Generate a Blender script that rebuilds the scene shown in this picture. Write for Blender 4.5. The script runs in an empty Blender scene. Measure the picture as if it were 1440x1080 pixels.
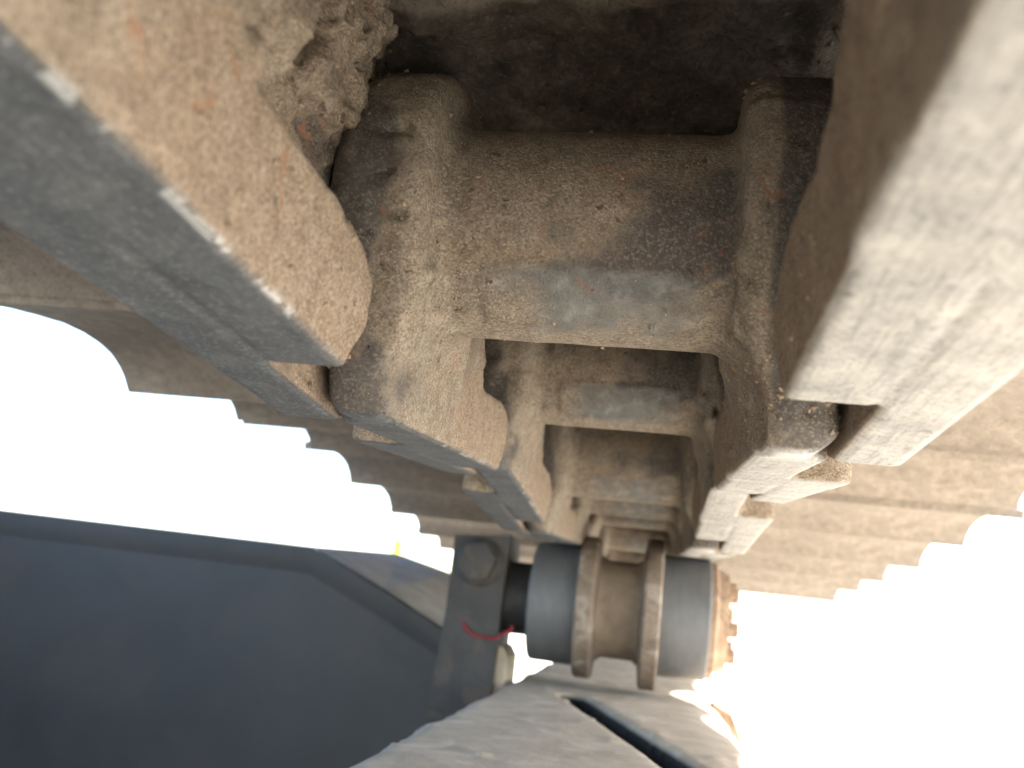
import bpy, bmesh, math, random
import numpy as np
from mathutils import Vector, Matrix, Euler

S = bpy.context.scene
COL = S.collection

# ------------------------------------------------------------------ camera
CAM_F = 1240.2                      # focal length in pixels of a 1440 wide frame
YAW, PITCH, ROLL = 0.1785, 0.2349, -0.1155
CAM_POS = (0.0195, -0.1932, -0.0829)


def cam_rot(a, b, c):
    cz, sz = math.cos(a), math.sin(a)
    cx, sx = math.cos(b), math.sin(b)
    cy, sy = math.cos(c), math.sin(c)
    Rz = np.array([[cz, -sz, 0], [sz, cz, 0], [0, 0, 1]])
    Rx = np.array([[1, 0, 0], [0, cx, -sx], [0, sx, cx]])
    Ry = np.array([[cy, 0, sy], [0, 1, 0], [-sy, 0, cy]])
    return Rz @ Rx @ Ry


R = cam_rot(YAW, PITCH, ROLL)
cd = bpy.data.cameras.new('camera')
cam = bpy.data.objects.new('camera', cd)
COL.objects.link(cam)
cd.sensor_width = 36
cd.lens = CAM_F / 1440 * 36
M4 = Matrix(((R[0, 0], R[0, 2], -R[0, 1], CAM_POS[0]),
             (R[1, 0], R[1, 2], -R[1, 1], CAM_POS[1]),
             (R[2, 0], R[2, 2], -R[2, 1], CAM_POS[2]),
             (0, 0, 0, 1)))
cam.matrix_world = M4
cd.clip_start = 0.005
cd.clip_end = 3000
cd.dof.use_dof = True
cd.dof.focus_distance = 0.215
cd.dof.aperture_fstop = cd.lens / 1.6
S.camera = cam

# ------------------------------------------------------------------ world, sun, exposure
SUN_EL, SUN_AZ = math.radians(35), math.radians(85)      # azimuth measured from +Y (ahead) to +X (right)
W = bpy.data.worlds.new('World')
S.world = W
W.use_nodes = True
nt = W.node_tree
sky = nt.nodes.new('ShaderNodeTexSky')
sky.sky_type = 'NISHITA'
sky.sun_disc = False
sky.sun_elevation = SUN_EL
sky.sun_rotation = SUN_AZ
sky.air_density = 1.0
sky.dust_density = 1.0
bg = nt.nodes['Background']
bg.inputs['Strength'].default_value = 0.12
nt.links.new(sky.outputs[0], bg.inputs[0])

sl = bpy.data.lights.new('sun', 'SUN')
sl.energy = 5.0
sl.angle = math.radians(0.5)
sl.color = (1.0, 0.94, 0.85)
sun = bpy.data.objects.new('sun', sl)
COL.objects.link(sun)
to_sun = Vector((math.cos(SUN_EL) * math.sin(SUN_AZ), math.cos(SUN_EL) * math.cos(SUN_AZ), math.sin(SUN_EL)))
sun.rotation_euler = to_sun.to_track_quat('Z', 'Y').to_euler()
sun.location = to_sun * 20

S.view_settings.view_transform = 'Standard'
S.view_settings.look = 'None'
S.view_settings.exposure = 2.97
S.view_settings.gamma = 1.0
S.view_settings.use_curve_mapping = False
S.render.engine = 'CYCLES'
S.cycles.max_bounces = 7
S.cycles.diffuse_bounces = 5
S.cycles.use_adaptive_sampling = True
S.cycles.adaptive_threshold = 0.02
S.cycles.use_denoising = True

# ------------------------------------------------------------------ helpers
rng = np.random.default_rng(7)
random.seed(7)


def tag(o, label=None, cat=None, group=None, kind=None):
    if label: o['label'] = label
    if cat: o['category'] = cat
    if group: o['group'] = group
    if kind: o['kind'] = kind
    return o


def link(name, me, parent=None, mat=None):
    o = bpy.data.objects.new(name, me)
    COL.objects.link(o)
    if mat is not None and me is not None and len(me.materials) == 0:
        me.materials.append(mat)
    if parent is not None:
        o.parent = parent
    return o


def empty(name, loc=(0, 0, 0), rot=(0, 0, 0)):
    o = bpy.data.objects.new(name, None)
    o.empty_display_size = 0.02
    COL.objects.link(o)
    o.location = loc
    o.rotation_euler = rot
    return o


def mesh_np(name, V, Q, smooth=True):
    me = bpy.data.meshes.new(name)
    V = np.asarray(V, np.float32)
    Q = np.asarray(Q, np.int32)
    me.vertices.add(len(V))
    me.vertices.foreach_set('co', V.ravel())
    n = Q.shape[1]
    me.loops.add(Q.size)
    me.loops.foreach_set('vertex_index', Q.ravel())
    me.polygons.add(len(Q))
    me.polygons.foreach_set('loop_start', np.arange(0, Q.size, n, dtype=np.int32))
    me.polygons.foreach_set('use_smooth', np.full(len(Q), smooth))
    me.update(calc_edges=True)
    me.validate()
    return me


def set_attr(me, name, vals):
    a = me.attributes.new(name, 'FLOAT', 'POINT')
    a.data.foreach_set('value', np.asarray(vals, np.float32))


def bm_mesh(name, bm, smooth=False, bevel=0.0, seg=2):
    if bevel > 0:
        bmesh.ops.bevel(bm, geom=[e for e in bm.edges if len(e.link_faces) == 2 and e.calc_face_angle(0) > 0.5],
                        offset=bevel, segments=seg, affect='EDGES', profile=0.5)
    bmesh.ops.recalc_face_normals(bm, faces=bm.faces[:])
    me = bpy.data.meshes.new(name)
    bm.to_mesh(me)
    bm.free()
    if smooth:
        me.polygons.foreach_set('use_smooth', np.full(len(me.polygons), True))
        try:
            me.set_sharp_from_angle(angle=math.radians(35))
        except Exception:
            pass
    return me


def prism(bm, poly, axis, lo, hi):
    """poly: list of 2D points; axis: 'x','y','z' extrusion axis"""
    def P3(a, b, c):
        return {'x': (c, a, b), 'y': (a, c, b), 'z': (a, b, c)}[axis]
    v0 = [bm.verts.new(P3(a, b, lo)) for a, b in poly]
    v1 = [bm.verts.new(P3(a, b, hi)) for a, b in poly]
    n = len(poly)
    bm.faces.new(v0)
    bm.faces.new(v1[::-1])
    for i in range(n):
        bm.faces.new((v0[i], v1[i], v1[(i + 1) % n], v0[(i + 1) % n]))


def lathe_x(profile, n=72):
    """profile: closed list of (x, r) -> ring solid about the x axis"""
    V, Q = [], []
    m = len(profile)
    for i in range(n):
        a = 2 * math.pi * i / n
        for x, r in profile:
            V.append((x, r * math.cos(a), r * math.sin(a)))
    for i in range(n):
        j = (i + 1) % n
        for k in range(m):
            l = (k + 1) % m
            Q.append((i * m + k, i * m + l, j * m + l, j * m + k))
    return V, Q


# lattice noise ------------------------------------------------------
LAT = rng.random((64, 64, 64)).astype(np.float32)


def vnoise(p, scale, seed=0):
    q = np.asarray(p, np.float64) / scale + seed * 17.317
    i = np.floor(q).astype(np.int64)
    f = (q - i).astype(np.float32)
    f = f * f * (3 - 2 * f)
    i0 = i & 63
    i1 = (i + 1) & 63
    x0, y0, z0 = i0[..., 0], i0[..., 1], i0[..., 2]
    x1, y1, z1 = i1[..., 0], i1[..., 1], i1[..., 2]
    fx, fy, fz = f[..., 0], f[..., 1], f[..., 2]
    a = LAT[x0, y0, z0] * (1 - fx) + LAT[x1, y0, z0] * fx
    b = LAT[x0, y1, z0] * (1 - fx) + LAT[x1, y1, z0] * fx
    c = LAT[x0, y0, z1] * (1 - fx) + LAT[x1, y0, z1] * fx
    d = LAT[x0, y1, z1] * (1 - fx) + LAT[x1, y1, z1] * fx
    return (a * (1 - fy) + b * fy) * (1 - fz) + (c * (1 - fy) + d * fy) * fz


def fbm(p, scale, oct=4, seed=0, gain=0.5):
    s, a, t = 0, 1.0, 0
    for k in range(oct):
        s = s + a * vnoise(p, scale / 2 ** k, seed + k * 3.1)
        t += a
        a *= gain
    return s / t


def sstep(x, a, b):
    t = np.clip((x - a) / (b - a), 0, 1)
    return t * t * (3 - 2 * t)


# signed distance helpers ---------------------------------------------
def poly_sdf(U, Vv, poly):
    poly = np.asarray(poly, float)
    d = np.full(U.shape, 1e9)
    ins = np.zeros(U.shape, bool)
    n = len(poly)
    for i in range(n):
        a = poly[i]
        b = poly[(i + 1) % n]
        e = b - a
        wx, wy = U - a[0], Vv - a[1]
        t = np.clip((wx * e[0] + wy * e[1]) / (e @ e), 0, 1)
        d = np.minimum(d, (wx - e[0] * t) ** 2 + (wy - e[1] * t) ** 2)
        c = (a[1] > Vv) != (b[1] > Vv)
        with np.errstate(divide='ignore', invalid='ignore'):
            xi = a[0] + (Vv - a[1]) * e[0] / (e[1] if e[1] != 0 else 1e-12)
        ins ^= c & (U < xi)
    d = np.sqrt(d)
    return np.where(ins, -d, d).astype(np.float32)


def extr(d2, x, lo, hi, r):
    """extrude a 2D sdf between lo and hi along x with edge rounding r"""
    dx = np.abs(x - (lo + hi) / 2) - (hi - lo) / 2 + r
    d2 = d2 + r
    return np.minimum(np.maximum(d2, dx), 0) + np.sqrt(np.maximum(d2, 0) ** 2 + np.maximum(dx, 0) ** 2) - r


def smin(a, b, k):
    h = np.maximum(k - np.abs(a - b), 0) / k
    return np.minimum(a, b) - h * h * k * 0.25


def smax(a, b, k):
    return -smin(-a, -b, k)


def surface_nets(F, org, h):
    """F sampled at grid corners -> verts, quads"""
    ins = F < 0
    nx, ny, nz = F.shape
    c = np.zeros((nx - 1, ny - 1, nz - 1), np.int8)
    for dx in (0, 1):
        for dy in (0, 1):
            for dz in (0, 1):
                c += ins[dx:nx - 1 + dx, dy:ny - 1 + dy, dz:nz - 1 + dz]
    act = (c > 0) & (c < 8)
    idx = np.argwhere(act)
    cid = np.full(act.shape, -1, np.int32)
    cid[act] = np.arange(len(idx))
    acc = np.zeros((len(idx), 3))
    cnt = np.zeros(len(idx))
    corners = [(0, 0, 0), (1, 0, 0), (0, 1, 0), (1, 1, 0), (0, 0, 1), (1, 0, 1), (0, 1, 1), (1, 1, 1)]
    fv = [F[idx[:, 0] + a, idx[:, 1] + b, idx[:, 2] + d] for a, b, d in corners]
    for i in range(8):
        for ax in range(3):
            bit = 1 << ax
            if i & bit:
                continue
            j = i | bit
            a, b = fv[i], fv[j]
            m = (a < 0) != (b < 0)
            t = np.where(m, a / np.where(m, a - b, 1), 0)
            p = np.array(corners[i], float)[None] + 0
            q = np.repeat(p, len(idx), 0)
            q[:, ax] += t
            acc[m] += q[m]
            cnt[m] += 1
    V = (idx + acc / cnt[:, None]) * h + np.asarray(org)
    quads = []
    for ax in range(3):
        s0 = [slice(None)] * 3
        s1 = [slice(None)] * 3
        s0[ax] = slice(0, -1)
        s1[ax] = slice(1, None)
        a = ins[tuple(s0)]
        b = ins[tuple(s1)]
        e = np.argwhere(a != b)
        o1, o2 = [(1, 2), (2, 0), (0, 1)][ax]
        ok = (e[:, o1] > 0) & (e[:, o2] > 0) & (e[:, o1] < F.shape[o1] - 1) & (e[:, o2] < F.shape[o2] - 1)
        e = e[ok]
        ci = []
        for da, db in ((-1, -1), (0, -1), (0, 0), (-1, 0)):
            q = e.copy()
            q[:, o1] += da
            q[:, o2] += db
            ci.append(cid[q[:, 0], q[:, 1], q[:, 2]])
        ci = np.stack(ci, 1)
        flip = b[e[:, 0], e[:, 1], e[:, 2]]
        ci[flip] = ci[flip][:, ::-1]
        quads.append(ci)
    Q = np.concatenate(quads)
    Q = Q[(Q >= 0).all(1)]
    return V, Q


def vert_normals(V, Q):
    a = V[Q[:, 2]] - V[Q[:, 0]]
    b = V[Q[:, 3]] - V[Q[:, 1]]
    n = np.cross(a, b)
    N = np.zeros_like(V)
    for k in range(4):
        np.add.at(N, Q[:, k], n)
    return N / np.maximum(np.linalg.norm(N, axis=1, keepdims=True), 1e-12)


# ------------------------------------------------------------------ materials
class NT:
    def __init__(s, name):
        s.m = bpy.data.materials.new(name)
        s.m.use_nodes = True
        s.t = s.m.node_tree
        s.b = s.t.nodes['Principled BSDF']
        s.co = s.t.nodes.new('ShaderNodeTexCoord').outputs['Object']

    def n(s, typ, **kw):
        nd = s.t.nodes.new(typ)
        for k, v in kw.items():
            setattr(nd, k, v)
        return nd

    def l(s, a, b):
        s.t.links.new(a, b)

    def noise(s, scale, detail=6, rough=0.6, dist=0.0, co=None, stretch=None):
        nd = s.n('ShaderNodeTexNoise')
        nd.inputs['Scale'].default_value = scale
        nd.inputs['Detail'].default_value = detail
        nd.inputs['Roughness'].default_value = rough
        nd.inputs['Distortion'].default_value = dist
        c = co or s.co
        if stretch:
            mp = s.n('ShaderNodeMapping')
            mp.inputs['Scale'].default_value = stretch
            s.l(c, mp.inputs[0])
            c = mp.outputs[0]
        s.l(c, nd.inputs['Vector'])
        return nd.outputs['Fac']

    def voro(s, scale, feature='F1'):
        nd = s.n('ShaderNodeTexVoronoi')
        nd.feature = feature
        nd.inputs['Scale'].default_value = scale
        s.l(s.co, nd.inputs['Vector'])
        return nd.outputs['Distance']

    def ramp(s, fac, *stops):
        nd = s.n('ShaderNodeValToRGB')
        el = nd.color_ramp.elements
        while len(el) < len(stops):
            el.new(0.5)
        for e, (p, c) in zip(el, stops):
            e.position = p
            e.color = (*c, 1) if not np.isscalar(c) else (c, c, c, 1)
        s.l(fac, nd.inputs[0])
        return nd.outputs[0]

    def mix(s, fac, a, b):
        nd = s.n('ShaderNodeMix', data_type='RGBA')
        for v, i in ((fac, 0), (a, 6), (b, 7)):
            if hasattr(v, 'links'):
                s.l(v, nd.inputs[i])
            elif i == 0:
                nd.inputs[i].default_value = v
            else:
                nd.inputs[i].default_value = (*v, 1) if not np.isscalar(v) else (v, v, v, 1)
        return nd.outputs[2]

    def math(s, op, a, b=0.0, c=None, clamp=False):
        nd = s.n('ShaderNodeMath', operation=op, use_clamp=clamp)
        for v, i in ((a, 0), (b, 1), (c, 2)):
            if v is None:
                continue
            if hasattr(v, 'links'):
                s.l(v, nd.inputs[i])
            else:
                nd.inputs[i].default_value = v
        return nd.outputs[0]

    def attr(s, name):
        nd = s.n('ShaderNodeAttribute', attribute_name=name)
        return nd.outputs['Fac']

    def bump(s, h, strength, dist, prev=None):
        nd = s.n('ShaderNodeBump')
        nd.inputs['Strength'].default_value = strength
        nd.inputs['Distance'].default_value = dist
        s.l(h, nd.inputs['Height'])
        if prev is not None:
            s.l(prev, nd.inputs['Normal'])
        return nd.outputs[0]

    def out(s, col=None, rough=None, metal=None, normal=None, spec=None):
        for v, k in ((col, 'Base Color'), (rough, 'Roughness'), (metal, 'Metallic'), (normal, 'Normal'), (spec, 'Specular IOR Level')):
            if v is None:
                continue
            if hasattr(v, 'links'):
                s.l(v, s.b.inputs[k])
            elif k == 'Base Color':
                s.b.inputs[k].default_value = (*v, 1)
            else:
                s.b.inputs[k].default_value = v
        return s.m


def mat_cast():
    m = NT('dusty_cast_steel')
    big = m.noise(30, 3, 0.6, 0.4)
    mid = m.noise(170, 5, 0.7, 0.2)
    fine = m.noise(850, 5, 0.78)
    dust = m.ramp(mid, (0.3, (0.168, 0.142, 0.108)), (0.5, (0.262, 0.222, 0.168)), (0.7, (0.35, 0.30, 0.23)))
    och = m.ramp(mid, (0.3, (0.215, 0.155, 0.105)), (0.5, (0.295, 0.22, 0.152)), (0.7, (0.365, 0.285, 0.208)))
    dust = m.mix(m.math('MULTIPLY_ADD', m.ramp(big, (0.40, 0.0), (0.66, 0.5)), 1.0, m.math('MULTIPLY', m.attr('ochre'), 0.8), clamp=True), dust, och)
    vg = m.n('ShaderNodeTexVoronoi')
    vg.inputs['Scale'].default_value = 2100
    m.l(m.co, vg.inputs['Vector'])
    sepc = m.n('ShaderNodeSeparateColor')
    m.l(vg.outputs['Color'], sepc.inputs[0])
    rnd = sepc.outputs[0]
    gd = vg.outputs['Distance']
    vp = m.n('ShaderNodeTexVoronoi')
    vp.inputs['Scale'].default_value = 300
    wob = m.n('ShaderNodeTexNoise')
    wob.inputs['Scale'].default_value = 700
    wob.inputs['Detail'].default_value = 2
    m.l(m.co, wob.inputs['Vector'])
    vadd = m.n('ShaderNodeVectorMath', operation='MULTIPLY_ADD')
    m.l(wob.outputs['Color'], vadd.inputs[0])
    vadd.inputs[1].default_value = (0.0032, 0.0032, 0.0032)
    m.l(m.co, vadd.inputs[2])
    m.l(vadd.outputs[0], vp.inputs['Vector'])
    sep2 = m.n('ShaderNodeSeparateColor')
    m.l(vp.outputs['Color'], sep2.inputs[0])
    # round casting pits: only some cells, of varying size
    psize = m.math('MULTIPLY', m.math('SUBTRACT', sep2.outputs[1], 0.62, clamp=True), 0.8)
    pit = m.math('MULTIPLY', m.math('SUBTRACT', psize, vp.outputs['Distance']), 6.0, clamp=True)
    dust = m.mix(m.ramp(rnd, (0.0, 0.7), (0.5, 0.0)), dust, (0.11, 0.088, 0.07))
    dust = m.mix(m.ramp(rnd, (0.72, 0.0), (1.0, 0.55)), dust, (0.47, 0.40, 0.31))
    dust = m.mix(m.math('MULTIPLY', pit, 0.6), dust, (0.075, 0.06, 0.048))
    grain = m.math('SUBTRACT', 1.0, gd)
    # bare mask: dark steel specks through dust, plus shade painted on bosses and gaps
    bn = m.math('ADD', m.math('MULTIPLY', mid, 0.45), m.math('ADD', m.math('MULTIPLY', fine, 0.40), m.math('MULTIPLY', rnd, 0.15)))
    bare_shade = m.math('ADD', bn, m.math('SUBTRACT', m.math('MULTIPLY', m.attr('bare_shade'), 0.5), 0.5))
    bare_shade_f = m.ramp(bare_shade, (0.22, 0.0), (0.34, 1.0))
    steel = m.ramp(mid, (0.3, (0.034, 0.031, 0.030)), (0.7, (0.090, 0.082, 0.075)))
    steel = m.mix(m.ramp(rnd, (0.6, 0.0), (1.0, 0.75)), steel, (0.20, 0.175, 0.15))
    col = m.mix(m.math('MULTIPLY', bare_shade_f, 0.87), dust, steel)
    rust = m.ramp(m.noise(110, 3, 0.7, 1.0), (0.63, 0.0), (0.74, 0.7))
    col = m.mix(rust, col, (0.31, 0.13, 0.06))
    # worn pad on the cross tube
    padc = m.ramp(mid, (0.3, (0.085, 0.088, 0.085)), (0.55, (0.17, 0.172, 0.16)), (0.75, (0.29, 0.28, 0.25)))
    pad = m.math('MULTIPLY', m.attr('pad'), m.ramp(bn, (0.36, 0.35), (0.52, 1.0)))
    col = m.mix(pad, col, padc)
    # running rail: worn smooth grey steel with a film of dust
    railc = m.ramp(m.noise(120, 5, 0.7, 0.4), (0.28, (0.21, 0.205, 0.195)), (0.52, (0.32, 0.31, 0.285)), (0.75, (0.42, 0.40, 0.36)))
    streak = m.noise(900, 3, 0.7, stretch=(1.0, 0.06, 1.0))
    rail_shade = m.ramp(m.noise(90, 5, 0.7, 0.6), (0.3, (0.062, 0.068, 0.073)), (0.55, (0.115, 0.122, 0.126)), (0.75, (0.18, 0.178, 0.165)))
    railc = m.mix(m.attr('steel'), railc, rail_shade)  # left rails coloured darker, standing in for the weaker light there
    railc = m.mix(m.ramp(mid, (0.31, 0.85), (0.37, 0.0)), railc, (0.10, 0.095, 0.09))
    railc = m.mix(m.ramp(streak, (0.35, 0.35), (0.5, 0.0)), railc, (0.07, 0.068, 0.066))
    railc = m.mix(m.ramp(fine, (0.36, 0.7), (0.46, 0.0)), railc, (0.09, 0.086, 0.08))
    railc = m.mix(m.ramp(fine, (0.54, 0.0), (0.66, 0.45)), railc, (0.46, 0.44, 0.40))
    col = m.mix(m.attr('rail'), col, railc)
    # polished chipped arris
    chip = m.math('MULTIPLY', m.attr('arris'), m.ramp(m.noise(55, 5, 0.75), (0.52, 0.0), (0.57, 1.0)))
    col = m.mix(chip, col, (0.75, 0.74, 0.70))
    rough = m.math('SUBTRACT', 0.93, m.math('MULTIPLY', m.attr('rail'), 0.25))
    rough = m.math('SUBTRACT', rough, m.math('MULTIPLY', m.attr('pad'), 0.25))
    rough = m.math('SUBTRACT', rough, m.math('MULTIPLY', bare_shade_f, 0.2))
    rough = m.math('SUBTRACT', rough, m.math('MULTIPLY', chip, 0.3), clamp=True)
    metal = m.math('MULTIPLY', chip, 0.7, clamp=True)
    flat = m.math('SUBTRACT', 1.0, m.math('MULTIPLY', m.attr('rail'), 0.8))
    h = m.math('ADD', m.math('MULTIPLY', mid, 0.6), m.math('ADD', m.math('MULTIPLY', m.math('MULTIPLY', grain, rnd), 0.34), m.math('MULTIPLY', fine, 0.3)))
    h = m.math('SUBTRACT', h, m.math('MULTIPLY', pit, 0.55))
    nrm = m.bump(m.math('MULTIPLY', h, flat), 1.0, 0.0010)
    return m.out(col, rough, metal, nrm, 0.3)


def mat_shoe():
    m = NT('dusty_shoe_plate')
    big = m.noise(18, 5, 0.6)
    mid = m.noise(110, 6, 0.65, 0.3)
    fine = m.noise(700, 5, 0.7)
    col = m.ramp(mid, (0.25, (0.155, 0.13, 0.105)), (0.55, (0.275, 0.235, 0.19)), (0.8, (0.38, 0.33, 0.27)))
    col = m.mix(m.ramp(big, (0.4, 0.0), (0.7, 0.7)), col, (0.20, 0.17, 0.145))
    col = m.mix(m.math('MULTIPLY', m.attr('grime'), m.ramp(mid, (0.3, 1.0), (0.75, 0.45))), col, (0.042, 0.036, 0.030))
    col = m.mix(m.ramp(fine, (0.32, 0.6), (0.5, 0.0)), col, (0.05, 0.04, 0.033))
    col = m.mix(m.ramp(fine, (0.56, 0.0), (0.68, 0.5)), col, (0.26, 0.21, 0.16))
    nrm = m.bump(m.math('ADD', mid, m.math('MULTIPLY', fine, 0.5)), 0.9, 0.0016)
    return m.out(col, 0.9, 0.0, nrm, 0.2)


def mat_simple(name, c0, c1, scale=60, rough=0.6, metal=0.0, bump=0.0004, spec=0.4, c2=None, stretch=None):
    m = NT(name)
    n1 = m.noise(scale, 6, 0.65, 0.3, stretch=stretch)
    n2 = m.noise(scale * 6, 4, 0.7)
    col = m.ramp(n1, (0.3, c0), (0.7, c1))
    if c2 is not None:
        col = m.mix(m.ramp(m.noise(scale * 0.6, 5, 0.7, 0.8), (0.52, 0.0), (0.66, 0.9)), col, c2)
    r = m.math('ADD', rough - 0.1, m.math('MULTIPLY', n2, 0.2))
    nrm = m.bump(m.math('ADD', n1, m.math('MULTIPLY', n2, 0.5)), 0.7, bump)
    return m.out(col, r, metal, nrm, spec)


M_CAST = mat_cast()
M_SHOE = mat_shoe()
M_TREAD = mat_simple('worn_roller_tread', (0.115, 0.119, 0.123), (0.16, 0.163, 0.167), 30, 0.6, 0.35, 0.0001, stretch=(3, 1, 1))
M_FLANGE = mat_simple('rusty_flange', (0.13, 0.10, 0.078), (0.25, 0.195, 0.148), 70, 0.75, 0.1, 0.0006, c2=(0.34, 0.30, 0.25))
M_HUB = mat_simple('dusty_hub', (0.17, 0.13, 0.095), (0.28, 0.22, 0.16), 60, 0.85, 0.0, 0.0006)
M_RUST = mat_simple('rust_cap', (0.20, 0.125, 0.08), (0.38, 0.28, 0.19), 70, 0.85, 0.0, 0.0008, c2=(0.12, 0.085, 0.06))
M_BLACK = mat_simple('greasy_black', (0.012, 0.012, 0.013), (0.03, 0.029, 0.028), 80, 0.6, 0.0, 0.0005)
M_BRACKET = mat_simple('dark_bracket_paint', (0.032, 0.031, 0.031), (0.06, 0.056, 0.052), 40, 0.65, 0.0, 0.0005, c2=(0.10, 0.075, 0.055))
M_FRAME = mat_simple('dust_coated_frame', (0.36, 0.30, 0.225), (0.50, 0.42, 0.325), 45, 0.9, 0.0, 0.0012, c2=(0.57, 0.49, 0.39))
_n = M_FRAME.node_tree
_bs = _n.nodes['Principled BSDF']
_src = _bs.inputs['Base Color'].links[0].from_socket
_mx = _n.nodes.new('ShaderNodeMix')
_mx.data_type = 'RGBA'
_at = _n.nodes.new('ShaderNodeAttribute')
_at.attribute_name = 'inside'              # near-black colour inside the slot
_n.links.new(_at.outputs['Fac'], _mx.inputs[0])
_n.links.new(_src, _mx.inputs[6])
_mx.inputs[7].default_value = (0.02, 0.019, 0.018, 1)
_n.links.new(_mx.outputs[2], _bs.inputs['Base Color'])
M_BODY = mat_simple('dark_blue_grey_paint', (0.021, 0.0235, 0.025), (0.031, 0.033, 0.0345), 14, 0.5, 0.0, 0.0004, c2=(0.036, 0.033, 0.032))
M_LEDGE = mat_simple('pale_ledge', (0.20, 0.19, 0.175), (0.33, 0.31, 0.28), 35, 0.9, 0.0, 0.0006)
M_RED = mat_simple('red_wire_sheath', (0.16, 0.012, 0.02), (0.36, 0.02, 0.035), 200, 0.5, 0.0, 0.0001)
M_YELLOW = mat_simple('yellow_paint', (0.62, 0.47, 0.02), (0.7, 0.55, 0.04), 20, 0.6, 0.0, 0.0002)
M_SOIL = mat_simple('pale_dry_ground', (0.50, 0.46, 0.39), (0.66, 0.61, 0.53), 9, 0.95, 0.0, 0.01, c2=(0.58, 0.54, 0.47))
M_CLOD = mat_simple('dark_clod', (0.07, 0.055, 0.042), (0.18, 0.145, 0.11), 300, 0.95, 0.0, 0.0003)
M_CRUMB = mat_simple('dirt_crumb', (0.20, 0.145, 0.10), (0.46, 0.36, 0.25), 300, 0.95, 0.0, 0.0003)

# ------------------------------------------------------------------ ground
bm = bmesh.new()
rings = [0, .4, .8, 1.2, 1.8, 2.6, 4, 7, 15, 40, 120, 400, 1500]
GZ = -0.56
prev = None
for r in rings:
    if r == 0:
        cur = [bm.verts.new((0, 0.3, GZ))]
    else:
        cur = []
        for k in range(48):
            a = 2 * math.pi * k / 48
            p = (r * math.cos(a), 0.3 + r * math.sin(a))
            z = GZ + 0.015 * min(r, 3) * (float(vnoise(np.array([[p[0], p[1], 0.0]]), 0.5, 3)[0]) - 0.5)
            cur.append(bm.verts.new((*p, z)))
    if prev is not None:
        for k in range(48):
            if len(prev) == 1:
                bm.faces.new((prev[0], cur[k], cur[(k + 1) % 48]))
            else:
                bm.faces.new((prev[k], cur[k], cur[(k + 1) % 48], prev[(k + 1) % 48]))
    prev = cur
g = link('ground', bm_mesh('ground', bm, smooth=True), None, M_SOIL)
tag(g, kind='structure')

# ------------------------------------------------------------------ the cast track link
P = 0.16
ZR = 0.0482
RIB = [(-0.008, -ZR), (0.119, -ZR), (0.1245, -0.0375), (0.122, -0.030), (0.113, -0.0265), (0.100, -0.025),
       (0.077, -0.026), (0.067, -0.0255), (0.060, -0.021), (0.0535, -0.012), (0.049, 0.004), (0.0, 0.004)]
LO = np.array([-0.078, -0.048, -0.056])
HI = np.array([0.078, 0.206, 0.052])


def arc(c, r, a0, a1, n=14):
    return [(c[0] + r * math.cos(math.radians(a0 + (a1 - a0) * i / n)), c[1] + r * math.sin(math.radians(a0 + (a1 - a0) * i / n))) for i in range(n + 1)]


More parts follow.
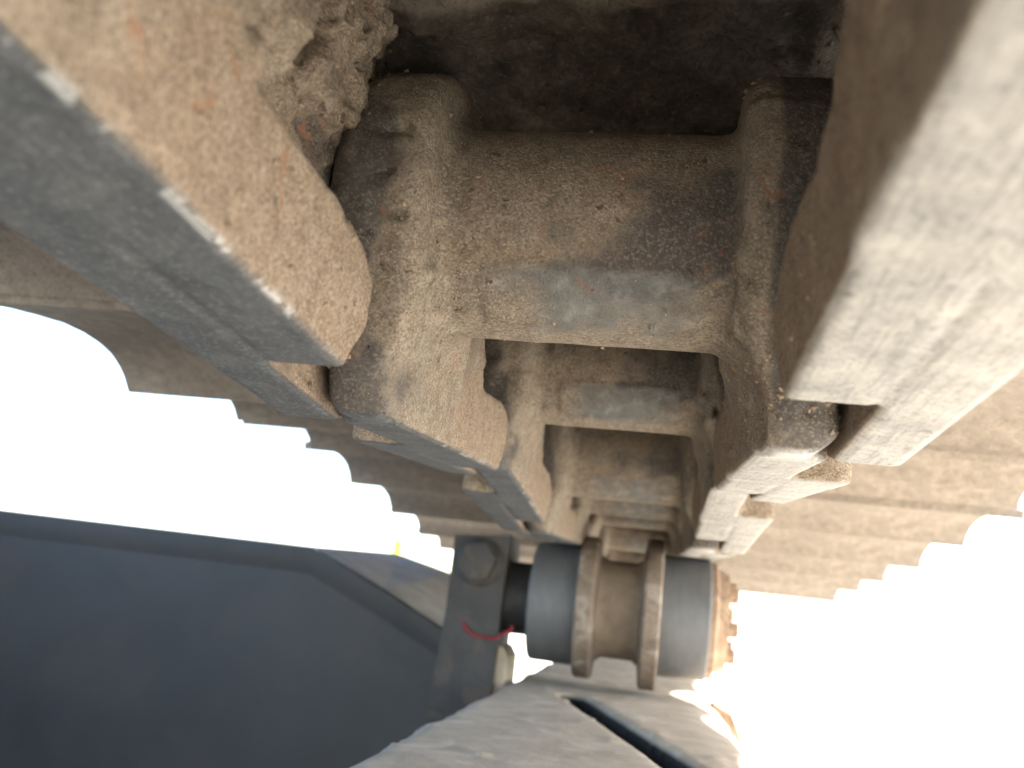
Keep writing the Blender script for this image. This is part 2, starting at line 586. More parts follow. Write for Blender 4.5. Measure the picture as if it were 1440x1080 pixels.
def link_field(h, caked=False):
    nx, ny, nz = [int(math.ceil((b - a) / h)) + 1 for a, b in zip(LO, HI)]
    xs = LO[0] + h * np.arange(nx)
    us = LO[1] + h * np.arange(ny)
    vs = LO[2] + h * np.arange(nz)
    U, Vv = np.meshgrid(us, vs, indexing='ij')
    # 2D profiles
    head = poly_sdf(U, Vv, [(-0.020, -ZR), (0.062, -ZR), (0.062, 0.040), (0.030, 0.040)] + arc((0, 0), 0.037, 75, 205)[0:])
    web = poly_sdf(U, Vv, [(0.044, -ZR), (0.066, -ZR), (0.064, 0.040), (0.050, 0.040)])
    rib = poly_sdf(U, Vv, RIB)
    arm = poly_sdf(U, Vv, [(0.044, -ZR), (0.160, -ZR), (0.1685, -0.0455), (0.1735, -0.040), (0.176, -0.0325)] + arc((P, 0), 0.035, -60, 90) + [(0.130, 0.040), (0.050, 0.040)])
    pad = poly_sdf(U, Vv, [(0.048, 0.033), (0.128, 0.033), (0.128, 0.042), (0.048, 0.042)])
    bank = poly_sdf(U, Vv, [(0.050, -0.028), (0.072, -0.028), (0.082, -0.016), (0.086, 0.010), (0.084, 0.040), (0.050, 0.040)])
    nutp = poly_sdf(U, Vv, [(0.102, 0.000), (0.118, 0.002), (0.127, 0.014), (0.129, 0.038), (0.102, 0.038)])
    tube2 = np.sqrt(U ** 2 + Vv ** 2).astype(np.float32)
    ang = np.degrees(np.arctan2(Vv, -U))            # 0 = towards the camera side, negative = down
    padm = sstep(ang, -78, -66) * (1 - sstep(ang, -33, -28))
    padm = padm.astype(np.float32)
    a = np.abs(xs)[:, None, None].astype(np.float32)
    x = xs[:, None, None].astype(np.float32)
    padx = (1 - sstep(np.abs(x - 0.002), 0.0225, 0.0245)).astype(np.float32)
    tube = np.maximum(tube2[None] - 0.0245 - 0.0008 * padm[None] * padx, a - 0.046)
    Hd = extr(head[None], a, 0.0305, 0.0530, 0.0065)
    draft = (0.10 * np.clip(Vv + ZR, 0, 0.03)).astype(np.float32)[None]
    Rb = extr(rib[None], a + draft, 0.0388, 0.0535, 0.0009)
    Wb = extr(web[None], a, 0.0340, 0.0675, 0.0025)
    Am = extr(arm[None], a, 0.0546, 0.0687, 0.0014)
    Pd = extr(pad[None], a, 0.0495, 0.0670, 0.0015)
    Nt = extr(nutp[None], a, 0.0480, 0.0600, 0.0030)
    Bk = extr(bank[None], a, 0.0425, 0.0600, 0.0060)
    cut = (0.0305 + 0.0083 * np.maximum(sstep(-Vv, 0.018, 0.040), 0.9 * sstep(U, 0.018, 0.042))).astype(np.float32)[None] - a
    Hd = smax(Hd, cut, 0.004)
    Wb = smax(Wb, cut, 0.002)
    d = smin(tube, Hd, 0.0045)
    if caked:
        d = smin(d, Bk, 0.006)
    d = smin(d, Rb, 0.003)
    d = smin(d, smin(Wb, Am, 0.004), 0.003)
    d = smin(d, smin(Pd, Nt, 0.004), 0.004)
    # flat running surface
    d = np.maximum(d, (-ZR - Vv).astype(np.float32)[None])
    return d.astype(np.float32), xs, us, vs


def link_mesh(name, field, h, seed, crust=1.0):
    d, xs, us, vs = field
    d = d.copy()
    near = np.abs(d) < 0.007
    I = np.argwhere(near)
    pts = np.stack([xs[I[:, 0]], us[I[:, 1]], vs[I[:, 2]]], 1)
    a = np.abs(pts[:, 0])
    u, v = pts[:, 1], pts[:, 2]
    keep = sstep(v, -0.0472, -0.0435)                     # the running surface stays clean
    recess = sstep(u, 0.05, 0.062) * sstep(v, -0.026, -0.021) * (1 - sstep(a, 0.060, 0.066))
    tubem = 1 - sstep(np.sqrt(u * u + v * v), 0.026, 0.03)
    tubem = tubem * (1 - sstep(a, 0.028, 0.032))
    ribm = sstep(u, 0.03, 0.06) * (1 - sstep(v, -0.028, -0.024))
    base = (fbm(pts, 0.012, 3, seed) - 0.5) * 0.0007
    gran = (fbm(pts, 0.0034, 3, seed + 5) - 0.5)
    lump = np.maximum(fbm(pts, 0.0062, 2, seed + 9) - 0.62, 0) * 0.016
    hz = (1 - sstep(u, 0.0, 0.03)) * sstep(a, 0.033, 0.038) * sstep(0.02 - v, 0.0, 0.03)
    amp = 1 - 0.72 * tubem - 0.62 * ribm
    add = base * amp + gran * (0.0008 + 0.0004 * hz) * amp + lump * (0.4 * amp) * sstep(fbm(pts, 0.03, 2, seed + 2), 0.45, 0.6)
    add += recess * crust * ((fbm(pts, 0.012, 6, seed + 11, 0.72) - 0.43) * 0.015) * np.where(pts[:, 0] < 0, 1.0, 0.4)
    pit = np.maximum(0.27 + 0.03 * hz - fbm(pts, 0.0046, 2, seed + 21), 0) * (0.012 + 0.004 * hz)
    add -= pit * (0.35 + 0.65 * amp)
    d[I[:, 0], I[:, 1], I[:, 2]] -= (add * keep).astype(np.float32)
    V, Q = surface_nets(d, LO, h)
    me = mesh_np(name, V, Q)
    N = vert_normals(V, Q)
    a = np.abs(V[:, 0])
    u, v = V[:, 1], V[:, 2]
    rr = np.sqrt(u * u + v * v)
    ang = np.degrees(np.arctan2(v, -u))
    rail = sstep(-v, ZR - 0.0016, ZR - 0.0008) * sstep(-N[:, 2], 0.5, 0.8)
    tubem = (1 - sstep(rr, 0.0275, 0.029)) * (1 - sstep(a, 0.029, 0.033))
    pj = (fbm(V, 0.010, 5, seed + 44, 0.65) - 0.5)
    padm = tubem * sstep(ang + pj * 60, -84, -58) * (1 - sstep(ang + pj * 10, -36, -29)) * (1 - sstep(np.abs(V[:, 0] - 0.004) + pj * 0.03, 0.013, 0.0245)) * (0.7 + 0.3 * sstep(pj, -0.12, 0.05))
    headm = (1 - sstep(u, -0.015, 0.01)) * sstep(a, 0.034, 0.042)
    n1 = fbm(V, 0.02, 4, seed + 31)
    n2 = fbm(V, 0.012, 4, seed + 4)
    n3 = fbm(V, 0.016, 4, seed + 7)
    jit = (n2 - 0.5) * 60
    bare_shade = 0.10 + 1.1 * (n1 - 0.5)
    band = sstep(ang + jit, -46, -22) * (1 - sstep(ang + jit, -16, 38))
    bare_shade += 0.78 * tubem * band * sstep(V[:, 0] + (n1 - 0.5) * 0.06, -0.030, 0.020)
    bare_shade += 0.22 * tubem * sstep(ang, -5, 10) * sstep(n2, 0.42, 0.70)
    bare_shade += 0.45 * tubem * np.exp(-((ang + 33 + (n2 - 0.5) * 20) / 5) ** 2) * sstep(n3, 0.42, 0.6)
    bare_shade += 0.85 * headm * sstep(a + (n3 - 0.5) * 0.012, 0.034, 0.043) * (0.55 + 0.45 * sstep(n1, 0.35, 0.55))  # darker boss fronts: grainy metal plus shade painted into the mask
    bare_shade += 0.4 * headm * sstep(V[:, 0], 0.0, 0.01)  # right boss darkened further, its shadow put into the colour
    bare_shade -= 0.18 * tubem * sstep(ang, 8, 25) * (1 - sstep(V[:, 0], 0.005, 0.025))  # upper left of the tube painted paler in place of light
    gap = sstep(a, 0.051, 0.0535) * (1 - sstep(a, 0.060, 0.062)) * sstep(u, 0.1, 0.12)
    bare_shade += 0.4 * gap  # gap beside the head darkened by colour, as painted occlusion
    ribm = sstep(u, 0.03, 0.06) * (1 - sstep(v, -0.028, -0.022))
    bare_shade -= 0.25 * ribm
    arris = np.exp(-((a - 0.0388) / 0.0006) ** 2 - ((v + ZR) / 0.0008) ** 2) * np.where(V[:, 0] < 0, 1.0, 0.25)
    arris = np.maximum(arris, np.exp(-((a - 0.0687) / 0.0008) ** 2 - ((v + ZR) / 0.0010) ** 2) * np.where(V[:, 0] < 0, 0.6, 0.2))
    set_attr(me, 'rail', rail)
    set_attr(me, 'pad', padm)
    set_attr(me, 'steel', sstep(-V[:, 0], 0.0, 0.01))  # left-side mask for the rail colour with painted shade
    set_attr(me, 'ochre', np.clip(ribm + 0.25 * sstep(u, 0.0, 0.03) + 0.5 * tubem * sstep(np.abs(ang + 30), 14, 4) * 0.8, 0, 1))
    set_attr(me, 'bare_shade', np.clip(bare_shade, 0, 0.78))
    set_attr(me, 'arris', np.clip(arris * (1.4 if crust == 1.0 and h < 0.002 else 0.45), 0, 1))
    me.materials.append(M_CAST)
    return me, V, N


# ------------------------------------------------------------------ shoe plate
HW = 0.345
SHOE_PROF = [(0.036, 0.0262), (0.044, 0.0288), (0.058, 0.0326), (0.075, 0.0368), (0.095, 0.0412), (0.115, 0.0446), (0.135, 0.0462),
             (0.152, 0.0458), (0.166, 0.0432), (0.177, 0.0392), (0.186, 0.0338), (0.1925, 0.0280), (0.1958, 0.0246)]


def shoe_mesh(name, fine, seed):
    pr = np.array(SHOE_PROF)
    # resample
    seg = np.r_[0, np.cumsum(np.hypot(*np.diff(pr, axis=0).T))]
    n = 90 if fine else 26
    s = np.linspace(0, seg[-1], n)
    pu = np.interp(s, seg, pr[:, 0])
    pv = np.interp(s, seg, pr[:, 1])
    k = np.ones(5) / 5
    if fine:
        pu[2:-2] = np.convolve(pu, k, 'valid')
        pv[2:-2] = np.convolve(pv, k, 'valid')
    tu, tv = np.gradient(pu), np.gradient(pv)
    ln = np.hypot(tu, tv)
    nu, nv = -tv / ln, tu / ln
    if fine:
        xs = np.r_[np.linspace(-HW, -0.09, 12)[:-1], np.linspace(-0.09, 0.09, 121), np.linspace(0.09, HW, 12)[1:]]
    else:
        xs = np.r_[np.linspace(-HW, -0.052, 10)[:-1], -0.05, np.linspace(-0.03, 0.03, 3), 0.05, np.linspace(0.052, HW, 10)[1:]]
    th = 0.0085
    nx = len(xs)
    X, UU = np.meshgrid(xs, pu, indexing='ij')
    VV = np.broadcast_to(pv, X.shape)
    pts = np.stack([X, UU, VV], -1)
    amp = (np.exp(-(X / 0.075) ** 4) * 1.0 + 0.12) if fine else 0.1
    dn = ((fbm(pts, 0.026, 5, seed, 0.6) - 0.35) * 0.011 + np.maximum(fbm(pts, 0.009, 3, seed + 4) - 0.55, 0) * 0.012) * amp
    dn = np.clip(dn, -0.002, None)
    NU = np.broadcast_to(nu, X.shape)
    NVv = np.broadcast_to(nv, X.shape)
    bot = np.stack([X, UU - NU * dn, VV - NVv * dn], -1)
    top = np.stack([X, UU + NU * th, VV + NVv * th], -1)
    V = np.concatenate([bot.reshape(-1, 3), top.reshape(-1, 3)])
    xc = (xs[:-1] + xs[1:]) / 2
    uc = (pu[:-1] + pu[1:]) / 2
    solid = np.ones((nx - 1, n - 1), bool)
    Q = []
    m = nx * n
    id_ = lambda i, j: i * n + j
    I, J = np.nonzero(solid)
    a, b, c, d = id_(I, J), id_(I + 1, J), id_(I + 1, J + 1), id_(I, J + 1)
    Q.append(np.stack([a, d, c, b], 1))
    Q.append(np.stack([a, b, c, d], 1) + m)
    pad = np.zeros((nx + 1, n + 1), bool)
    pad[1:-1, 1:-1] = solid
    # walls
    w = []
    for i in range(nx - 1):
        for j in range(n - 1):
            if not solid[i, j]:
                continue
            if not pad[i, j + 1]: w.append((id_(i, j), id_(i, j) + m, id_(i, j + 1) + m, id_(i, j + 1)))
            if not pad[i + 2, j + 1]: w.append((id_(i + 1, j + 1), id_(i + 1, j + 1) + m, id_(i + 1, j) + m, id_(i + 1, j)))
            if not pad[i + 1, j]: w.append((id_(i + 1, j), id_(i + 1, j) + m, id_(i, j) + m, id_(i, j)))
            if not pad[i + 1, j + 2]: w.append((id_(i, j + 1), id_(i, j + 1) + m, id_(i + 1, j + 1) + m, id_(i + 1, j + 1)))
    Q.append(np.array(w))
    me = mesh_np(name, V, np.concatenate(Q))
    gr = np.exp(-(X / 0.085) ** 4) * sstep(UU + 0.002 * (fbm(pts, 0.01, 3, seed) - 0.5), 0.1325, 0.1345) * (sstep(fbm(pts, 0.03, 3, seed + 8), 0.2, 0.55) * 0.5 + 0.5)  # grime ends in a line; paler strip before it imitates a lit edge
    gr = np.concatenate([gr.ravel(), np.zeros(m)])
    set_attr(me, 'grime', gr)
    me.materials.append(M_SHOE)
    try:
        me.set_sharp_from_angle(angle=math.radians(50))
    except Exception:
        pass
    return me


def grouser_mesh():
    bm = bmesh.new()
    prism(bm, [(-0.007, -0.003), (0.007, -0.003), (0.0045, 0.019), (-0.0045, 0.019)], 'x', -HW, HW)
    return bm_mesh('grouser', bm, bevel=0.0015)


ME_GROUSER = grouser_mesh()
set_attr(ME_GROUSER, 'grime', np.zeros(len(ME_GROUSER.vertices)))
ME_GROUSER.materials.append(M_SHOE)

# chain hinge positions (y, z): the run sags, kinks at the stiff joints, then drops away past the carrier roller
TH = [-0.0542, 0.0748, -0.0633, 0.0443, 0.044, -0.075, -0.10, -0.09, -0.07, -0.075]
hinge = {1: np.array([0.0, 0.0])}
hinge[0] = -P * np.array([math.cos(TH[0]), math.sin(TH[0])])
hinge[-1] = hinge[0] - P * np.array([math.cos(0.03), math.sin(0.03)])
hinge[-2] = hinge[-1] - P * np.array([math.cos(0.05), math.sin(0.05)])
THD = {**dict(enumerate(TH)), -1: 0.03, -2: 0.05}
for k in range(1, len(TH)):
    hinge[k + 1] = hinge[k] + P * np.array([math.cos(TH[k]), math.sin(TH[k])])

caked_field = link_field(0.0011, True)
fine_field = link_field(0.0011)
coarse_field = link_field(0.0022)
LINKS = {}
LINK_LABEL = [
    'nearest track link, rusty inner face and grey rail at left, whitish rail at right',
    'dusty cast track link in sharp focus at centre with thick cross tube and rounded bosses',
    'track link just behind the sharp centre one, its grey worn tube patch showing below it',
    'third cross tube from the top, blurred track link below the flecked tube',
    'track link riding just in front of the carrier roller, only a thin tube edge showing',
    'track link lying on top of the grey carrier roller',
    'first track plate past the carrier roller, sixth link back from the nearest',
    'seventh track plate back, over the bracket, stepped end against the white sky',
    'second to last blurred track plate in the far distance above the roller',
    'farthest blurred track plate at the end of the receding run',
]
coarse_link = None
coarse_shoe = None
for k in sorted(THD, key=lambda q: (q < 0, q)):
    root = empty('track_link', (0, hinge[k][0], hinge[k][1]), (THD[k], 0, 0))
    tag(root, LINK_LABEL[k] if k >= 0 else {-1: 'track link overhead behind the camera, outside the picture', -2: 'rearmost track link overhead, farthest behind the camera, outside the picture'}[k], 'track link', 'links of the excavator track')
    if 0 <= k <= 2:
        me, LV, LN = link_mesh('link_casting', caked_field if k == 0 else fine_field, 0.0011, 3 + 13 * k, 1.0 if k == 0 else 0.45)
        LINKS[k] = (LV, LN)
    else:
        if coarse_link is None:
            coarse_link = link_mesh('link_casting', coarse_field, 0.0022, 91)[0]
        me = coarse_link
    link('casting', me, root)
    if 0 <= k <= 1:
        sm = shoe_mesh('shoe_plate', True, 5 + k)
    else:
        if coarse_shoe is None:
            coarse_shoe = shoe_mesh('shoe_plate', False, 8)
        sm = coarse_shoe
    sp = link('shoe_plate', sm, root)
    if k >= 2:
        sp.scale = (1 + 0.035 * (rng.random() - 0.5), 1 + 0.03 * (rng.random() - 0.5), 1)
        sp.rotation_euler = (0.02 * (rng.random() - 0.5), 0.012 * (rng.random() - 0.5), 0.014 * (rng.random() - 0.5))
    for gu, gv in ((0.052, 0.039), (0.140, 0.0545)):
        gro = link('grouser', ME_GROUSER, sp)
        gro.location = (0, gu, gv)
    if k == 0:
        n_ = len(sm.vertices) // 2
        co = np.zeros(len(sm.vertices) * 3, np.float32)
        sm.vertices.foreach_get('co', co)
        co = co.reshape(-1, 3)[:n_]
        co = co[(np.abs(co[:, 0]) < 0.065) & (co[:, 1] > 0.135)]
        VV, FF = [], []
        for i in range(420):
            c_ = co[rng.integers(len(co))] + (rng.random(3) - 0.5) * (0.0015, 0.0018, 0.0002)
            r = 0.0004 + 0.0017 * rng.random() ** 4
            r *= 0.75
            J = np.array([(1, 0, 0), (-1, 0, 0), (0, 1, 0), (0, -1, 0), (0, 0, 1), (0, 0, -1)], float) * (r * (0.6 + 0.7 * rng.random((6, 1))))
            VV.append(J @ np.array(Euler(rng.random(3) * 6.28).to_matrix()).T + c_)
            FF.append(np.array([(0, 2, 4), (2, 1, 4), (1, 3, 4), (3, 0, 4), (2, 0, 5), (1, 2, 5), (3, 1, 5), (0, 3, 5)]) + 6 * i)
        cm = mesh_np('dirt_crumbs', np.concatenate(VV), np.concatenate(FF), smooth=True)
        cm.materials.append(M_CLOD)
        tag(link('dirt_crumbs', cm, sp), kind='stuff')
    # grains of dirt clinging to the near castings
    if 0 <= k <= 1:
        LV, LN = LINKS[k]
        msk = (LV[:, 2] > -0.044)
        w = sstep(fbm(LV, 0.018, 3, 61 + k), 0.42, 0.7) + 0.05
        if k == 1:
            w = w + 2.5 * ((LV[:, 0] > 0.03) & (LV[:, 0] < 0.055) & (LV[:, 1] < 0.01) & (LV[:, 2] < -0.03))
            w = w * (1 - 0.75 * (np.abs(LV[:, 0]) < 0.03))
        w = np.where(msk & (LN[:, 1] < 0.5), w, 0)
        sel = rng.choice(len(LV), 2400, replace=False, p=w / w.sum())
        ico_v = np.array([(1, 0, 0), (-1, 0, 0), (0, 1, 0), (0, -1, 0), (0, 0, 1), (0, 0, -1)], float)
        ico_f = np.array([(0, 2, 4), (2, 1, 4), (1, 3, 4), (3, 0, 4), (2, 0, 5), (1, 2, 5), (3, 1, 5), (0, 3, 5)])
        VV, FF = [], []
        for i, s in enumerate(sel):
            r = 0.00020 + 0.0006 * rng.random() ** 5
            J = ico_v * (r * (0.6 + 0.7 * rng.random((6, 1))))
            q = Euler(rng.random(3) * 6.28).to_matrix()
            J = J @ np.array(q).T
            VV.append(J + LV[s] + LN[s] * r * 0.15)
            FF.append(ico_f + 6 * i)
        cm = mesh_np('dirt_grains', np.concatenate(VV), np.concatenate(FF), smooth=False)
        cm.materials.append(M_CRUMB)
        tag(link('dirt_grains', cm, root), kind='stuff')

# ------------------------------------------------------------------ carrier roller
RY, RZ, RX = 0.55, -0.0835, -0.0050
roller = empty('carrier_roller', (RX, RY, RZ))
tag(roller, 'grey double-tread carrier roller with two rusty flanges under the track chain', 'roller')


def ring(name, prof, mat, loc=(0, 0, 0)):
    V, Q = lathe_x(prof)
    me = mesh_np(name, V, Q)
    try:
        me.set_sharp_from_angle(angle=math.radians(40))
    except Exception:
        pass
    bm = bmesh.new()
    bm.from_mesh(me)
    bmesh.ops.recalc_face_normals(bm, faces=bm.faces[:])
    bm.to_mesh(me)
    bm.free()
    return link(name, me, roller, mat)


ring('tread', [(-0.0700, 0.020), (-0.0700, 0.0455), (-0.0685, 0.0470), (-0.0325, 0.0475), (-0.0325, 0.020)], M_TREAD)
ring('tread', [(0.0325, 0.020), (0.0325, 0.0475), (0.0685, 0.0470), (0.0700, 0.0455), (0.0700, 0.020)], M_TREAD)
ring('flange', [(-0.0325, 0.020), (-0.0325, 0.0545), (-0.0310, 0.0560), (-0.0205, 0.0560), (-0.0185, 0.0540), (-0.0165, 0.0400), (-0.0165, 0.020)], M_FLANGE)
ring('flange', [(0.0165, 0.020), (0.0165, 0.0400), (0.0185, 0.0570), (0.0205, 0.0590), (0.0310, 0.0590), (0.0325, 0.0575), (0.0325, 0.020)], M_FLANGE)
ring('hub', [(-0.0165, 0.015), (-0.0165, 0.0415), (-0.0120, 0.0385), (0.0120, 0.0385), (0.0165, 0.0415), (0.0165, 0.015)], M_HUB)
ring('shaft', [(-0.1000, 0.004), (-0.1000, 0.029), (-0.0700, 0.029), (-0.0700, 0.004)], M_BLACK)
cap = ring('end_cap', [(0.0700, 0.004), (0.0700, 0.0450), (0.0740, 0.0450), (0.0760, 0.0400), (0.0840, 0.0370), (0.0840, 0.004)], M_RUST)
bm = bmesh.new()
prism(bm, [(0.0065 * math.cos(math.radians(60 * i)), 0.0065 * math.sin(math.radians(60 * i))) for i in range(6)], 'x', 0.0, 0.0075)
ME_BOLT = bm_mesh('cap_bolt', bm, bevel=0.0008)
ME_BOLT.materials.append(M_RUST)
for i in range(6):
    a = math.radians(60 * i + 12)
    b = link('cap_bolt', ME_BOLT, cap)
    b.location = (0.0838, 0.027 * math.cos(a), 0.027 * math.sin(a))

# ------------------------------------------------------------------ roller bracket
br = empty('roller_bracket', (-0.118, 0.545, -0.16))
tag(br, 'dark upright clamp bracket with a big bolt head holding the roller shaft', 'bracket')
bm = bmesh.new()
prism(bm, [(-0.030, -0.055), (0.020, -0.055), (0.0215, 0.06), (0.0225, 0.1245), (-0.0225, 0.1205), (-0.0225, 0.06)], 'y', -0.030, 0.034)
link('plate', bm_mesh('plate', bm, smooth=True, bevel=0.002), br, M_BRACKET)
bm = bmesh.new()
prism(bm, [(0.0155 * math.cos(math.radians(60 * i + 10)), 0.0155 * math.sin(math.radians(60 * i + 10))) for i in range(6)], 'y', -0.011, 0.0)
bh = link('bolt_head', bm_mesh('bolt_head', bm, bevel=0.0012), br, M_BRACKET)
bh.location = (0.000, -0.0305, 0.101)
V, Q = lathe_x([(-0.002, 0.006), (-0.002, 0.0195), (0.0, 0.0195), (0.0, 0.006)], 40)
V = [(-y, x, z) for x, y, z in V]
wa = link('washer', mesh_np('washer', V, Q), bh, M_BRACKET)
wa.location = (0.0, 0.0003, 0.0)
bm = bmesh.new()
prism(bm, [(0.0200, -0.05), (0.0290, -0.05), (0.0290, 0.030), (0.0240, 0.038), (0.0200, 0.038)], 'y', -0.020, 0.034)
link('gusset', bm_mesh('gusset', bm, bevel=0.0015), br, M_FRAME)

# thin red wire looped round the front of the bracket
pts = []
for i in range(15):
    a = math.radians(205 + 140 * i / 14)
    pts.append((0.0215 * math.cos(a) + 0.0008 * math.sin(i * 2.1), -0.001 * math.sin(i * 0.9), 0.0165 * math.sin(a) + 0.0009 * math.sin(i * 1.3)))
cu = bpy.data.curves.new('wire', 'CURVE')
cu.dimensions = '3D'
cu.bevel_depth = 0.0010
cu.bevel_resolution = 3
sp = cu.splines.new('POLY')
sp.points.add(len(pts) - 1)
for p_, q_ in zip(sp.points, pts):
    p_.co = (*q_, 1)
tmp = bpy.data.objects.new('tmp', cu)
COL.objects.link(tmp)
dg = bpy.context.evaluated_depsgraph_get()
wm = bpy.data.meshes.new_from_object(tmp.evaluated_get(dg))
bpy.data.objects.remove(tmp)
rw = link('red_wire', wm, None, M_RED)
rw.location = (-0.106, 0.5125, -0.100)
tag(rw, 'thin red wire hanging in an arc across the dark roller bracket', 'wire')

# ------------------------------------------------------------------ track frame
frame = empty('undercarriage_beam', (0, 0.5, -0.155))
tag(frame, 'dust covered undercarriage beam with a dark slanting slot in its top below the roller', 'beam')


def frame_top():
    h = 0.0023
    lo = np.array([-0.125, -0.70, -0.20])
    hi = np.array([0.105, 1.35, -0.130])
    n = [int(math.ceil((b - a) / h)) + 1 for a, b in zip(lo, hi)]
    xs, ys, zs = [lo[i] + h * np.arange(n[i]) for i in range(3)]
    x = xs[:, None, None]
    y = ys[None, :, None]
    z = zs[None, None, :]
    crown = -0.1460 - 0.0012 * np.clip((0.02 - x) / 0.12, 0, None) - 0.006 * np.clip((x - 0.045) / 0.035, 0, None) ** 2
    d = np.maximum(z - crown, -(z + 0.19))
    dx = np.abs(x + 0.0035) - 0.0835
    d = smax(d, dx + 0 * d, 0.012)
    d = np.maximum(d, np.maximum(-0.66 - y, y - 1.3))
    # slot
    a = np.array([-0.031, 0.475])
    b = np.array([0.055, 0.17])
    e = b - a
    t = np.clip(((x - a[0]) * e[0] + (y - a[1]) * e[1]) / (e @ e), 0, 1)
    ds = np.sqrt((x - a[0] - e[0] * t) ** 2 + (y - a[1] - e[1] * t) ** 2) - 0.010
    d = smax(d, -(ds + 0 * z), 0.004)
    d = d.astype(np.float32)
    I = np.argwhere(np.abs(d) < 0.006)
    pts = np.stack([xs[I[:, 0]], ys[I[:, 1]], zs[I[:, 2]]], 1)
    d[I[:, 0], I[:, 1], I[:, 2]] -= ((fbm(pts, 0.06, 4, 3) - 0.5) * 0.0018 + np.maximum(fbm(pts, 0.012, 3, 8) - 0.62, 0) * 0.008).astype(np.float32)
    V, Q = surface_nets(d, lo, h)
    me = mesh_np('top_plate', V - np.array([0, 0.5, -0.155]), Q)
    t = np.clip(((V[:, 0] - a[0]) * e[0] + (V[:, 1] - a[1]) * e[1]) / (e @ e), 0, 1)
    ds = np.hypot(V[:, 0] - a[0] - e[0] * t, V[:, 1] - a[1] - e[1] * t)
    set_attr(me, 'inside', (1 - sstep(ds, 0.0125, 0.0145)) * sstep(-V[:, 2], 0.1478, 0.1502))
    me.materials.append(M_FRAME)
    return me


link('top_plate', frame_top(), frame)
for wx in (-0.095, 0.069):
    bm = bmesh.new()
    prism(bm, [(wx, -0.30), (wx + 0.009, -0.30), (wx + 0.009, -0.037), (wx, -0.037)], 'y', -1.15, 0.78)
    link('side_wall', bm_mesh('side_wall', bm, bevel=0.002), frame, M_BRACKET)
bm = bmesh.new()
prism(bm, [(-0.085, -0.30), (0.068, -0.30), (0.068, -0.290), (-0.085, -0.290)], 'y', -1.15, 0.78)
link('floor_plate', bm_mesh('floor_plate', bm, bevel=0.002), frame, M_BLACK)
bm = bmesh.new()
prism(bm, [(-0.085, -0.288), (0.068, -0.288), (0.068, -0.037), (-0.085, -0.037)], 'y', 0.77, 0.78)
link('end_plate', bm_mesh('end_plate', bm, bevel=0.002), frame, M_BLACK)
bm = bmesh.new()
prism(bm, [(0.074, -0.10), (0.100, -0.10), (0.098, -0.02), (0.088, 0.002), (0.074, 0.008)], 'y', 0.055, 0.10)
link('side_lug', bm_mesh('side_lug', bm, smooth=True, bevel=0.005, seg=3), frame, M_RUST)
bm = bmesh.new()
prism(bm, [(0.084, -0.08), (0.112, -0.08), (0.108, -0.022), (0.084, -0.014)], 'y', -0.14, -0.09)
link('side_lug', bm_mesh('side_lug', bm, smooth=True, bevel=0.005, seg=3), frame, M_RUST)

# ------------------------------------------------------------------ machine body on the left
body = empty('machine_body', (-0.3, 0.5, -0.2))
tag(body, 'dark blue grey machine body wall with a pale top ledge at lower left', 'machine body')
O = np.array([-0.3, 0.5, -0.2])
FR = [(-1.6, 0.62, -0.060), (-0.75, 0.62, -0.0575), (-0.300, 0.62, -0.0615), (-0.225, 0.62, -0.0930), (-0.159, 0.62, -0.1235), (-0.105, 0.62, -0.152)]
BK = [(-2.0, 1.05, -0.060), (-1.1, 1.05, -0.054), (-0.47, 1.05, -0.048), (-0.340, 1.05, -0.045), (-0.259, 1.05, -0.064), (-0.20, 1.05, -0.09)]
bm = bmesh.new()
f = [bm.verts.new(Vector(p) - Vector(O)) for p in FR]
b = [bm.verts.new(Vector(p) - Vector(O)) for p in BK]
f0 = [bm.verts.new(Vector((p[0], p[1], -0.5)) - Vector(O)) for p in FR]
b0 = [bm.verts.new(Vector((p[0], p[1], -0.5)) - Vector(O)) for p in BK]
for i in range(len(FR) - 1):
    bm.faces.new((f0[i], f0[i + 1], f[i + 1], f[i]))
    bm.faces.new((b0[i + 1], b0[i], b[i], b[i + 1]))
bm.faces.new((f[-1], f0[-1], b0[-1], b[-1]))
bm.faces.new((f[0], b[0], b0[0], f0[0]))
for i in range(len(FR) - 1):
    bm.faces.new((f[i], f[i + 1], b[i + 1], b[i]))
link('wall', bm_mesh('wall', bm), body, M_BODY)
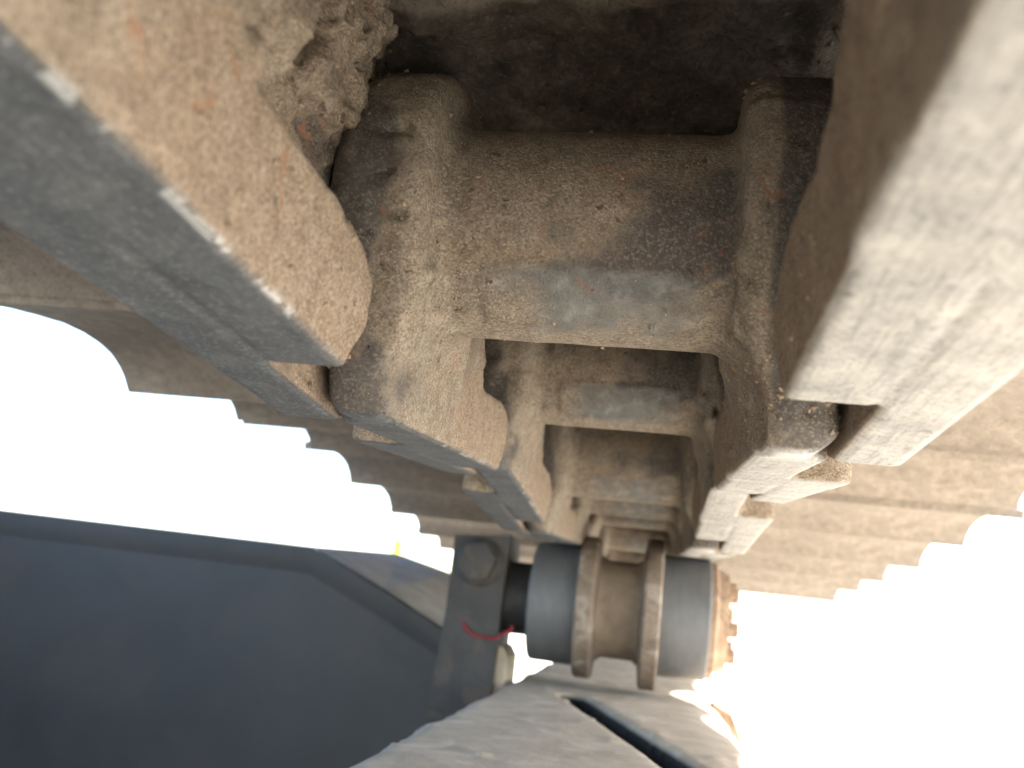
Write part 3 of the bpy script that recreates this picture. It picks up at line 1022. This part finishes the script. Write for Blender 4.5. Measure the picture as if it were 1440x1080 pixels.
# rolled edge strip along the top of the wall and the pale top cover
bm = bmesh.new()
prevr = None
for i, p in enumerate(FR):
    ringv = []
    for dy, dz in ((-0.0003, -0.022), (-0.0015, -0.016), (-0.003, -0.006), (-0.003, 0.0020), (0.004, 0.003), (0.006, -0.022)):
        ringv.append(bm.verts.new(Vector((p[0], p[1] + dy, p[2] + dz)) - Vector(O)))
    if prevr:
        for k in range(6):
            bm.faces.new((prevr[k], ringv[k], ringv[(k + 1) % 6], prevr[(k + 1) % 6]))
    prevr = ringv
link('edge_strip', bm_mesh('edge_strip', bm, smooth=True), body, M_BODY)
bm = bmesh.new()
ff = [bm.verts.new(Vector((p[0], p[1] + 0.006, p[2] + 0.003)) - Vector(O)) for p in FR]
bb = [bm.verts.new(Vector((p[0], p[1] - 0.002, p[2] + 0.003)) - Vector(O)) for p in BK]
for i in range(len(FR) - 1):
    bm.faces.new((ff[i], ff[i + 1], bb[i + 1], bb[i]))
link('top_cover', bm_mesh('top_cover', bm), body, M_LEDGE)

# unseen block left of the picture, added to shut out light from there
bm = bmesh.new()
prism(bm, [(-1.7, -0.50), (-0.74, -0.50), (-0.74, -0.06), (-0.78, -0.02), (-1.7, -0.02)], 'y', -1.4, 0.60)
bmesh.ops.translate(bm, verts=bm.verts[:], vec=-Vector(O))
link('left_light_block', bm_mesh('left_light_block', bm, bevel=0.006), body, M_BODY)

# ------------------------------------------------------------------ small yellow post far behind
yp = empty('marker_post', (0, 0, GZ))
tag(yp, 'tiny yellow marker post in the bright gap at left', 'post')
yp.location = (-1.492, 5.0, GZ)
bm = bmesh.new()
bmesh.ops.create_cone(bm, cap_ends=True, segments=16, radius1=0.03, radius2=0.027, depth=0.70, matrix=Matrix.Translation((0, 0, 0.35)))
link('pole', bm_mesh('pole', bm, smooth=True), yp, M_YELLOW)
bm = bmesh.new()
bmesh.ops.create_cone(bm, cap_ends=True, segments=16, radius1=0.034, radius2=0.022, depth=0.03, matrix=Matrix.Translation((0, 0, 0.714)))
link('cap', bm_mesh('cap', bm, smooth=True, bevel=0.004), yp, M_YELLOW)
